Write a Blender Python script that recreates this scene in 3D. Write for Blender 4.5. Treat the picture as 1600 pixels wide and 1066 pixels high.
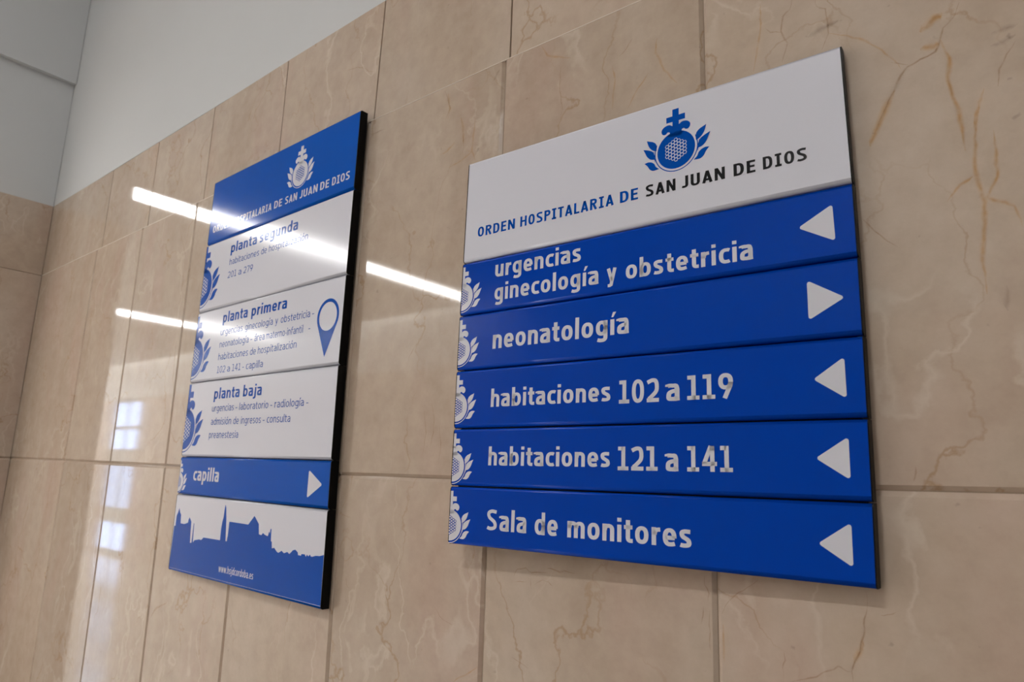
import bpy, bmesh, math, random
from mathutils import Vector, Matrix
random.seed(7)
D = bpy.data
sc = bpy.context.scene
for o in list(D.objects):
    D.objects.remove(o)
COL = sc.collection

# ------------------------------------------------------------------ camera
EYE = Vector((0.0, -0.91, 1.55))
F_PX = 1064.86
PITCH, ROLL, YAW = 0.19371, -0.03274, 0.69044
cam = D.cameras.new('camera')
cam.sensor_width = 36.0
cam.lens = F_PX / 1600.0 * 36.0
cam.clip_start = 0.02
cam_o = D.objects.new('camera', cam)
COL.objects.link(cam_o)
Rz = Matrix.Rotation(YAW, 3, 'Z')
Rp = Matrix.Rotation(PITCH, 3, 'X')
Rr = Matrix.Rotation(ROLL, 3, 'Y')
Rm = Rz @ Rp @ Rr                       # columns: right, forward, up
right, fwd, up = Rm.col[0], Rm.col[1], Rm.col[2]
M = Matrix(((right.x, up.x, -fwd.x, EYE.x), (right.y, up.y, -fwd.y, EYE.y), (right.z, up.z, -fwd.z, EYE.z), (0, 0, 0, 1)))
cam_o.matrix_world = M
sc.camera = cam_o
cam.dof.use_dof = True
cam.dof.focus_distance = 1.12
cam.dof.aperture_fstop = 7.1

# ------------------------------------------------------------------ world, exposure
w = D.worlds.new('world')
sc.world = w
w.use_nodes = True
w.node_tree.nodes['Background'].inputs[0].default_value = (0.75, 0.85, 1.0, 1)
w.node_tree.nodes['Background'].inputs[1].default_value = 0.6
vs = sc.view_settings
vs.view_transform = 'Standard'
vs.look = 'None'
vs.gamma = 1.0
vs.use_curve_mapping = False
vs.exposure = -0.30
sc.cycles.use_denoising = True
sc.cycles.max_bounces = 10
sc.cycles.sample_clamp_indirect = 4.0

CEIL = 4.6      # hall ceiling
LOW = 3.25      # corridor ceiling
XC = -3.435     # corner with the left wall
YB = -4.15      # opposite wall
PIL = 0.322     # depth of the left wall stub
STRIP_E = 42.0
KEY_E = 300.0
SOFT_E = 3.5
DAY_E = 6.5

# ------------------------------------------------------------------ helpers
def link(name, me, mats, parent=None, loc=(0, 0, 0)):
    o = D.objects.new(name, me)
    COL.objects.link(o)
    if not isinstance(mats, (list, tuple)):
        mats = [mats]
    if len(me.materials) == 0:
        for m in mats:
            me.materials.append(m)
    o.location = loc
    if parent is not None:
        o.parent = parent
    return o

def mesh_from(name, verts, faces):
    me = D.meshes.new(name)
    me.from_pydata([tuple(v) for v in verts], [], faces)
    me.update()
    return me

def box_data(b, V, Fc):
    x0, y0, z0, x1, y1, z1 = b
    n = len(V)
    V += [(x0, y0, z0), (x1, y0, z0), (x1, y1, z0), (x0, y1, z0), (x0, y0, z1), (x1, y0, z1), (x1, y1, z1), (x0, y1, z1)]
    Fc += [[n + i for i in f] for f in ((0, 3, 2, 1), (4, 5, 6, 7), (0, 1, 5, 4), (1, 2, 6, 5), (2, 3, 7, 6), (3, 0, 4, 7))]

def boxes(name, bs, mat, parent=None, off=(0, 0, 0)):
    V, Fc = [], []
    for b in bs:
        box_data((b[0] - off[0], b[1] - off[1], b[2] - off[2], b[3] - off[0], b[4] - off[1], b[5] - off[2]), V, Fc)
    return link(name, mesh_from(name, V, Fc), mat, parent)

def struct(o):
    o['kind'] = 'structure'
    return o

def tag(o, label, cat, group=None):
    o['label'] = label
    o['category'] = cat
    if group:
        o['group'] = group
    return o

def empty(name, loc):
    o = D.objects.new(name, None)
    COL.objects.link(o)
    o.location = loc
    o.empty_display_size = 0.1
    return o

class NT:
    def __init__(s, name):
        s.m = D.materials.new(name)
        s.m.use_nodes = True
        s.n = s.m.node_tree.nodes
        s.l = s.m.node_tree.links
        s.b = s.n['Principled BSDF']
    def add(s, t, **k):
        x = s.n.new(t)
        for a, v in k.items():
            setattr(x, a, v)
        return x
    def ln(s, a, b):
        s.l.new(a, b)
    def noise(s, vec, scale, detail=4, rough=0.55, dist=0.0):
        x = s.add('ShaderNodeTexNoise')
        x.inputs['Scale'].default_value = scale
        x.inputs['Detail'].default_value = detail
        x.inputs['Roughness'].default_value = rough
        x.inputs['Distortion'].default_value = dist
        s.ln(vec, x.inputs['Vector'])
        return x.outputs['Fac']
    def ramp(s, fac, stops):
        r = s.add('ShaderNodeValToRGB')
        e = r.color_ramp.elements
        e[0].position, e[0].color = stops[0][0], (*stops[0][1], 1)
        e[1].position, e[1].color = stops[-1][0], (*stops[-1][1], 1)
        for p, c in stops[1:-1]:
            q = e.new(p)
            q.color = (*c, 1)
        s.ln(fac, r.inputs['Fac'])
        return r.outputs['Color']
    def mix(s, fac, a, b, mode='MIX'):
        x = s.add('ShaderNodeMix', data_type='RGBA', blend_type=mode)
        if isinstance(fac, (int, float)):
            x.inputs[0].default_value = fac
        else:
            s.ln(fac, x.inputs[0])
        for v, i in ((a, 6), (b, 7)):
            if isinstance(v, tuple):
                x.inputs[i].default_value = (*v, 1)
            else:
                s.ln(v, x.inputs[i])
        return x.outputs[2]
    def math(s, op, a, b=0.0):
        x = s.add('ShaderNodeMath', operation=op)
        for v, i in ((a, 0), (b, 1)):
            if isinstance(v, (int, float)):
                x.inputs[i].default_value = v
            else:
                s.ln(v, x.inputs[i])
        return x.outputs[0]
    def bump(s, h, strength, dist):
        x = s.add('ShaderNodeBump')
        x.inputs['Strength'].default_value = strength
        x.inputs['Distance'].default_value = dist
        s.ln(h, x.inputs['Height'])
        s.ln(x.outputs['Normal'], s.b.inputs['Normal'])

def plain(name, col, rough=0.5, spec=0.5):
    t = NT(name)
    t.b.inputs['Base Color'].default_value = (*col, 1)
    t.b.inputs['Roughness'].default_value = rough
    t.b.inputs['Specular IOR Level'].default_value = spec
    return t.m

def emit(name, col, e):
    t = NT(name)
    t.b.inputs['Base Color'].default_value = (*col, 1)
    t.b.inputs['Emission Color'].default_value = (*col, 1)
    t.b.inputs['Emission Strength'].default_value = e
    return t.m

# ------------------------------------------------------------------ materials
def marble(name, rough=0.05, tint=(1, 1, 1)):
    t = NT(name)
    tc = t.add('ShaderNodeTexCoord')
    oi = t.add('ShaderNodeObjectInfo')
    cx = t.add('ShaderNodeCombineXYZ')
    t.ln(t.math('MULTIPLY', oi.outputs['Random'], 37.0), cx.inputs[0])
    t.ln(t.math('MULTIPLY', oi.outputs['Random'], 91.0), cx.inputs[1])
    t.ln(t.math('MULTIPLY', oi.outputs['Random'], 53.0), cx.inputs[2])
    va = t.add('ShaderNodeVectorMath', operation='ADD')
    t.ln(tc.outputs['Object'], va.inputs[0])
    t.ln(cx.outputs[0], va.inputs[1])
    v = va.outputs[0]
    st = t.add('ShaderNodeMapping')
    st.inputs['Scale'].default_value = (1.0, 1.0, 0.35)
    t.ln(v, st.inputs['Vector'])
    big = t.noise(st.outputs[0], 3.2, 5, 0.6, 0.6)
    fine = t.noise(v, 26, 6, 0.65)
    a = (0.455 * tint[0], 0.352 * tint[1], 0.272 * tint[2])
    b = (0.51 * tint[0], 0.408 * tint[1], 0.322 * tint[2])
    c = (0.55 * tint[0], 0.458 * tint[1], 0.38 * tint[2])
    col = t.ramp(big, [(0.32, a), (0.5, b), (0.7, c)])
    rosy = t.noise(st.outputs[0], 5.5, 3, 0.5, 0.3)
    col = t.mix(t.math('MULTIPLY', t.ramp(rosy, [(0.52, (0, 0, 0)), (0.72, (1, 1, 1))]), 0.55), col, (0.50, 0.345, 0.28))
    col = t.mix(0.22, col, t.ramp(fine, [(0.3, (0.36, 0.28, 0.21)), (0.7, (0.66, 0.57, 0.48))]), 'MIX')
    # faint thin veins
    n1 = t.add('ShaderNodeTexNoise')
    n1.inputs['Scale'].default_value = 6.0
    n1.inputs['Detail'].default_value = 7
    t.ln(v, n1.inputs['Vector'])
    vm = t.add('ShaderNodeVectorMath', operation='MULTIPLY_ADD')
    t.ln(n1.outputs['Color'], vm.inputs[0])
    vm.inputs[1].default_value = (0.22, 0.22, 0.22)
    t.ln(st.outputs[0], vm.inputs[2])
    vo = t.add('ShaderNodeTexVoronoi', feature='DISTANCE_TO_EDGE')
    vo.inputs['Scale'].default_value = 5.0
    t.ln(vm.outputs[0], vo.inputs['Vector'])
    line = t.ramp(vo.outputs['Distance'], [(0.0, (1, 1, 1)), (0.012, (0, 0, 0))])
    mask = t.ramp(t.noise(v, 4.0, 3), [(0.44, (0, 0, 0)), (0.6, (1, 1, 1))])
    vf = t.math('MULTIPLY', t.math('MULTIPLY', line, mask), 0.6)
    col = t.mix(vf, col, (0.36, 0.22, 0.11))
    # pale calcite streaks
    sm = t.add('ShaderNodeMapping')
    sm.inputs['Scale'].default_value = (4.5, 4.5, 1.6)
    t.ln(vm.outputs[0], sm.inputs['Vector'])
    ps = t.noise(sm.outputs[0], 1.6, 2, 0.5, 0.4)
    ridge = t.math('ABSOLUTE', t.math('SUBTRACT', ps, 0.5))
    pr_ = t.ramp(ridge, [(0.0, (1, 1, 1)), (0.022, (0, 0, 0))])
    pm = t.ramp(t.noise(v, 2.3, 2), [(0.48, (0, 0, 0)), (0.62, (1, 1, 1))])
    col = t.mix(t.math('MULTIPLY', t.math('MULTIPLY', pr_, pm), 0.4), col, (0.70, 0.62, 0.53))
    # small dark specks
    sp = t.ramp(t.noise(v, 60, 2, 0.5), [(0.74, (0, 0, 0)), (0.79, (1, 1, 1))])
    col = t.mix(t.math('MULTIPLY', sp, 0.35), col, (0.25, 0.19, 0.15))
    # tile to tile variation
    hv = t.add('ShaderNodeHueSaturation')
    t.ln(t.math('ADD', t.math('MULTIPLY', oi.outputs['Random'], 0.10), 0.95), hv.inputs['Value'])
    t.ln(col, hv.inputs['Color'])
    t.ln(hv.outputs[0], t.b.inputs['Base Color'])
    t.b.inputs['Roughness'].default_value = rough
    t.b.inputs['IOR'].default_value = 1.52
    t.bump(t.noise(v, 3.0, 2), 0.015, 0.01)
    return t.m

def plaster(name, col):
    t = NT(name)
    tc = t.add('ShaderNodeTexCoord')
    n = t.noise(tc.outputs['Object'], 220, 3)
    n2 = t.noise(tc.outputs['Object'], 1.5, 3)
    c = t.ramp(n2, [(0.3, tuple(x * 0.97 for x in col)), (0.7, col)])
    t.ln(c, t.b.inputs['Base Color'])
    t.b.inputs['Roughness'].default_value = 0.75
    t.b.inputs['Specular IOR Level'].default_value = 0.2
    t.bump(n, 0.12, 0.001)
    return t.m

def gloss(name, col, rough, spec=0.5):
    t = NT(name)
    tc = t.add('ShaderNodeTexCoord')
    mp = t.add('ShaderNodeMapping')
    mp.inputs['Scale'].default_value = (260, 260, 14)
    t.ln(tc.outputs['Object'], mp.inputs['Vector'])
    n = t.noise(mp.outputs[0], 1.0, 3, 0.6)
    t.b.inputs['Base Color'].default_value = (*col, 1)
    t.ln(t.math('ADD', t.math('MULTIPLY', n, 0.08), rough - 0.04), t.b.inputs['Roughness'])
    t.b.inputs['IOR'].default_value = 1.5
    t.b.inputs['Specular IOR Level'].default_value = spec
    t.bump(t.noise(mp.outputs[0], 1.0, 2), 0.02, 0.001)
    return t.m

M_MARBLE = marble('beige_marble')
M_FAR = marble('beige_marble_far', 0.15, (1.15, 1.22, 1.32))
M_GROUT = plain('grout', (0.30, 0.225, 0.165), 0.8)
M_PALE = plain('pale_filler', (0.66, 0.58, 0.50), 0.5)
M_PLASTER = plaster('white_plaster', (0.615, 0.63, 0.64))
M_PLASTER2 = plaster('bright_wall_paint', (0.84, 0.84, 0.82))
M_CEIL = plaster('ceiling_paint', (0.62, 0.62, 0.60))
M_FLOOR = plain('floor_terrazzo', (0.46, 0.42, 0.37), 0.12)
M_BLUE = gloss('blue_vinyl', (0.0, 0.045, 0.385), 0.13, 0.09)
M_BLUE_L = gloss('blue_vinyl_satin', (0.0, 0.080, 0.44), 0.11, 0.10)
M_WHITE = gloss('white_enamel', (0.70, 0.71, 0.79), 0.12, 0.3)
M_PRINT_W = gloss('white_print', (0.69, 0.70, 0.77), 0.13, 0.3)
M_PRINT_B = gloss('blue_print', (0.0, 0.068, 0.39), 0.13, 0.12)
M_PRINT_K = plain('black_print', (0.003, 0.003, 0.005), 0.3, 0.2)
M_BLACK = plain('black_plastic', (0.002, 0.002, 0.002), 0.4, 0.12)
M_STEEL = plain('lamp_housing', (0.55, 0.55, 0.55), 0.4)
M_STRIP = emit('strip_diffuser', (1.0, 0.99, 0.98), STRIP_E)
M_WASH = emit('washer_diffuser', (1.0, 0.99, 0.97), 125.0)
M_FAR_FILL = emit('corridor_fill', (0.97, 0.99, 1.0), 17.0)
M_BACK_FILL = emit('hall_fill', (1.0, 0.99, 0.98), 3.0)
M_KEY = emit('hall_diffuser', (1.0, 0.985, 0.97), KEY_E)
M_SOFT = emit('soft_fill', (0.97, 0.98, 1.0), SOFT_E)
M_DAY = emit('daylit_pane', (0.50, 0.66, 1.0), DAY_E)
M_DAY2 = emit('daylit_pane_low', (0.50, 0.66, 1.0), DAY_E * 0.5)
M_FRAME = plain('window_frame_paint', (0.6, 0.6, 0.58), 0.5)

def vein_mat(name, tint):
    """a stain in the stone's face: tints what lies under it"""
    t = NT(name)
    uv = t.add('ShaderNodeUVMap')
    sx = t.add('ShaderNodeSeparateXYZ')
    t.ln(uv.outputs[0], sx.inputs[0])
    tc = t.add('ShaderNodeTexCoord')
    n = t.noise(tc.outputs['Object'], 55, 4, 0.7)
    prof = t.math('SUBTRACT', 1.0, t.math('ABSOLUTE', t.math('SUBTRACT', t.math('MULTIPLY', sx.outputs[1], 2.0), 1.0)))
    prof = t.math('POWER', prof, 1.2)
    a = t.math('MULTIPLY', prof, t.ramp(n, [(0.36, (0.25, 0.25, 0.25)), (0.62, (1, 1, 1))]))
    tr = t.add('ShaderNodeBsdfTransparent')
    t.ln(t.mix(a, (1.0, 1.0, 1.0), tuple(math.sqrt(x) for x in tint)), tr.inputs['Color'])
    t.ln(tr.outputs[0], t.n['Material Output'].inputs['Surface'])
    t.n.remove(t.b)
    return t.m
M_VEIN = vein_mat('brown_vein', (0.50, 0.36, 0.25))
M_VEIN_O = vein_mat('ochre_vein', (0.84, 0.57, 0.30))
M_VEIN_G = vein_mat('grey_stain', (0.55, 0.52, 0.50))

# ------------------------------------------------------------------ room shell
T = 0.15
wall_back = boxes('wall_back', [(XC - T, 0.0046, 0, 3.6, 0.2, 2.66), ], M_GROUT)
struct(wall_back)
up_wall = boxes('plaster', [(XC - T, 0.0015, 2.66, 3.6, 0.19, CEIL)], M_PLASTER, wall_back)
boxes('plaster', [(-16.2, 0.0, 0, XC - 0.25, 0.2, LOW)], M_PLASTER, wall_back)

wl = boxes('wall_left', [(XC - 0.24, -PIL + 0.004, 0, XC - 0.008, 0.0, 2.66)], M_GROUT)
struct(wl)
boxes('plaster', [(XC - 0.24, -PIL, 2.66, XC - 0.0015, 0.0, LOW + 0.01)], M_PLASTER, wl)
struct(boxes('trim_1', [(XC - 0.24, YB, LOW + 0.006, XC + 0.024, 0.0, CEIL)], M_PLASTER))
struct(boxes('wall_front', [(-16.2, YB - 0.15, 2.66, 3.6, YB, CEIL)], M_PLASTER2))
dx0, dx1 = -13.62, -12.42
struct(boxes('trim_2', [(dx1, YB - 0.15, 0, 3.6, YB + 0.012, 2.66), (-16.2, YB - 0.15, 0, dx0, YB + 0.012, 2.66)], M_FAR))
struct(boxes('wall_right', [(3.6, YB, 0, 3.75, 0.2, CEIL)], M_PLASTER))
struct(boxes('wall_end', [(-16.35, YB, 0, -16.2, 0.2, LOW + 0.1)], M_PLASTER))
struct(boxes('floor', [(-16.4, YB - 0.2, -0.1, 3.8, 0.3, 0.0)], M_FLOOR))
struct(boxes('ceiling', [(XC - 0.24, YB - 0.2, CEIL, 3.8, 0.3, CEIL + 0.1)], M_CEIL))
struct(boxes('ceiling_corridor', [(-16.4, YB + 0.14, LOW + 0.0005, XC - 0.24, 0.3, LOW + 0.17), (-16.4, YB - 0.2, LOW + 0.17, XC - 0.24, 0.3, LOW + 0.25)], M_CEIL))

# glazed door and transom in the opposite wall (seen mirrored in the polished stone)
door = boxes('door_1', [(dx0, YB - 0.10, 0, dx0 + 0.07, YB - 0.02, 2.66), (dx1 - 0.07, YB - 0.10, 0, dx1, YB - 0.02, 2.66),
                        ((dx0 + dx1) / 2 - 0.03, YB - 0.10, 0, (dx0 + dx1) / 2 + 0.03, YB - 0.02, 2.66)], M_FRAME)
struct(door)
for z0, z1 in ((0, 0.08), (0.52, 0.78), (1.5, 1.78), (2.12, 2.18), (2.6, 2.66)):
    boxes('rail', [(dx0 + 0.07, YB - 0.095, z0, dx1 - 0.07, YB - 0.025, z1)], M_FRAME, door)
xm = (dx0 + dx1) / 2
for z0, z1, mt in ((0.08, 0.52, M_DAY), (0.78, 1.5, M_DAY2), (1.78, 2.12, M_DAY), (2.18, 2.6, M_DAY)):
    for xa, xb in ((dx0 + 0.07, xm - 0.03), (xm + 0.03, dx1 - 0.07)):
        boxes('pane', [(xa, YB - 0.065, z0, xb, YB - 0.055, z1)], mt, door)

# ------------------------------------------------------------------ lamps
def strip(name, x0, y0, x1, y1, z, mat, label, group):
    r = empty(name, ((x0 + x1) / 2, (y0 + y1) / 2, z))
    of = r.location
    e = 0.012
    boxes('housing', [(x0 - e, y0 - e, z, x0, y1 + e, z + 0.045), (x1, y0 - e, z, x1 + e, y1 + e, z + 0.045),
                      (x0, y0 - e, z, x1, y0, z + 0.045), (x0, y1, z, x1, y1 + e, z + 0.045),
                      (x0, y0, z + 0.02, x1, y1, z + 0.045)], M_STEEL, r, of)
    boxes('diffuser', [(x0, y0, z + 0.006, x1, y1, z + 0.019)], mat, r, of)
    tag(r, label, 'ceiling light', group)
    return r
strip('linear_light', -4.53, -3.98, -4.31, -0.25, LOW - 0.046, M_STRIP, 'long white linear ceiling light mirrored as the upper bright bar in the stone', None)
strip('linear_light', -8.34, -3.9, -8.06, -0.6, LOW - 0.046, M_STRIP, 'long white linear ceiling light mirrored as the lower bright bar in the stone', None)
strip('fill_light', -13.0, -3.2, -11.6, -0.5, LOW - 0.046, M_FAR_FILL, 'added unseen fill light over the glazed corridor door', None)  # added to brighten the mirrored corridor, itself hidden by the wall stub
strip('fill_light', -15.9, -3.9, -14.6, -0.5, LOW - 0.046, M_FAR_FILL, 'added unseen fill light at the far end of the corridor', None)  # second added source, lifts the far corridor and stays out of view
strip('wall_washer', -16.0, YB + 0.03, -3.75, YB + 0.11, LOW + 0.105, M_WASH, 'continuous light slot washing the top of the opposite corridor wall', None)
strip('linear_light', -0.92, -2.97, -0.36, -2.83, CEIL - 0.045, M_KEY, 'short linear light on the high ceiling facing the signs', None)
strip('fill_light', 0.2, -3.95, 2.6, -3.35, CEIL - 0.046, M_BACK_FILL, 'added unseen fill light by the opposite wall of the hall, right of the short linear light', None)  # invented source out of view, brightens the opposite wall for its bounce
strip('fill_light', -3.0, -1.7, -1.6, -1.1, CEIL - 0.045, M_SOFT, 'added unseen fill light high above the left sign', None)  # added soft fill for the left of the hall, out of view

# ------------------------------------------------------------------ stone tiles
def interp(tab, x):
    if x <= tab[0][0]:
        return tab[0][1]
    for (a, va), (b, vb) in zip(tab, tab[1:]):
        if x <= b:
            return va + (vb - va) * (x - a) / (b - a)
    return tab[-1][1]
H1 = [(-3.43, 2.663), (-2.9, 2.657), (-2.0, 2.658), (-1.3, 2.664), (-1.18, 2.661)]
H2 = [(-3.43, 2.340), (-2.79, 2.343), (-2.0, 2.347), (-1.2, 2.351), (-0.79, 2.348), (-0.49, 2.341)]
H3 = [(-3.44, 1.551), (-2.59, 1.5476), (-2.3, 1.5445), (-1.21, 1.538), (-0.88, 1.5385), (-0.19, 1.5456), (0.02, 1.549)]
def tile(quad, ch, parent, axis='y', base=0.0, sgn=1.0):
    """quad: 4 corners (a,z) counter-clockwise from bottom left; ch: chamfer of bottom, right, top, left edge"""
    g = 0.0007
    P = [Vector(q) for q in quad]
    def inset(d):
        lines = []
        for i in range(4):
            p, q = P[i], P[(i + 1) % 4]
            t = (q - p).normalized()
            n = Vector((-t.y, t.x))
            lines.append((p + n * d[i], t))
        out = []
        for i in range(4):
            p, t = lines[i - 1]
            q, s = lines[i]
            k = (q - p).cross(s) / t.cross(s)
            out.append(p + t * k)
        return out
    o1 = inset([g] * 4)
    o2 = inset([g + max(c, 0.0005) for c in ch])
    cd = [max(c, 0.0005) for c in ch]
    V = []
    for k, (pts, dep) in enumerate(((o2, 0.0), (o1, None), (o1, 0.014))):
        for i, p in enumerate(pts):
            d = dep if dep is not None else (0.0043 if max(ch) > 0.001 else 0.0005)
            V.append((p.x, base + sgn * d, p.y) if axis == 'y' else (base - d, p.x, p.y))
    Fc = [(0, 1, 2, 3)]
    for r in (0, 4):
        for i in range(4):
            j = (i + 1) % 4
            Fc.append((r + i, r + 4 + i, r + 4 + j, r + j))
    me = mesh_from('tile', V, Fc)
    return link('tile', me, M_MARBLE, parent)

C = 0.0054
gx = [XC, -2.820, -2.415, -2.024, -1.615, -1.2115, -0.797, -0.3865, 0.024, 0.434, 0.844]
top_lean = {-2.415: -0.005, -2.024: -0.009, -1.2115: 0.006, -0.797: 0.003, -0.3865: 0.0, -1.615: -0.003}
low_lean = {-2.415: 0.016, -2.024: 0.020, -1.615: 0.012, -1.2115: 0.018, -0.797: 0.002, -0.3865: -0.003}
tiles_b, tiles_c, tiles_a = [], [], []
for x0, x1 in zip(gx, gx[1:]):
    l = C if x0 != XC else 0
    a, b = x0 + top_lean.get(x0, 0), x1 + top_lean.get(x1, 0)
    tiles_b.append((x0, x1, tile([(x0, interp(H3, x0)), (x1, interp(H3, x1)), (b, interp(H2, x1)), (a, interp(H2, x0))], (C, C, 0, l), wall_back)))
    a, b = x0 + low_lean.get(x0, 0), x1 + low_lean.get(x1, 0)
    zl = 0.746
    tiles_c.append((x0, x1, tile([(a, zl), (b, zl), (x1, interp(H3, x1)), (x0, interp(H3, x0))], (C, C, 0.0066, l), wall_back)))
    tile([(a, 0.0), (b, 0.0), (b, zl), (a, zl)], (0, C, C, l), wall_back)
ga = [XC, -2.776, -2.385, -1.9965, -1.59, -1.19, -0.78, -0.37, 0.04, 0.45, 0.86]
for x0, x1 in zip(ga, ga[1:]):
    s0, s1 = (0.010 if abs(x0 + 1.19) < .01 else 0), (0.010 if abs(x1 + 1.19) < .01 else 0)
    tiles_a.append((x0, x1, tile([(x0 + 0.0012, interp(H2, x0)), (x1 - 0.0012, interp(H2, x1)), (x1 - 0.0012 + s1, interp(H1, x1)), (x0 + 0.0012 + s0, interp(H1, x0))], (0, 0, 0, 0), wall_back)))
xs_ = [XC] + [x for x in gx[1:]]
V, Fc = [], []
for x in xs_:
    z = interp(H2, x)
    V += [(x, -0.00025, z - 0.0009), (x, -0.00025, z + 0.0009), (x, 0.003, z + 0.0009), (x, 0.003, z - 0.0009)]
for i in range(len(xs_) - 1):
    k = 4 * i
    Fc += [(k, k + 4, k + 5, k + 1), (k + 1, k + 5, k + 6, k + 2), (k + 3, k + 7, k + 4, k)]
link('joint_filler', mesh_from('joint_filler', V, Fc), M_PALE, wall_back)
# rest of the wall to the right, outside the picture
for z0, z1 in ((0, 0.746), (0.746, 1.549), (1.549, 2.341), (2.341, 2.661)):
    x = 0.86
    while x < 3.5:
        tile([(x, z0), (x + 0.41, z0), (x + 0.41, z1), (x, z1)], (C, C, 0, C), wall_back)
        x += 0.41
# left wall stub: one tile per course on its face and on its end
for z0, z1, cb, ct in ((0, 0.746, 0, C), (0.746, 1.551, C, C), (1.551, 2.340, C, 0), (2.340, 2.6615, 0, 0)):
    tile([(-PIL, z0), (0.0, z0), (0.0, z1), (-PIL, z1)], (cb, 0, ct, 0), wl, axis='x', base=XC)
boxes('stone_end', [(XC - 0.24, -PIL - 0.001, 0, XC - 0.001, -PIL + 0.004, 2.6615)], M_MARBLE, wl)

# ------------------------------------------------------------------ traced veins, lying in the stone face
def ray(u, v):
    return (right * ((u - 800) / F_PX) + fwd + up * ((533 - v) / F_PX))
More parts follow.
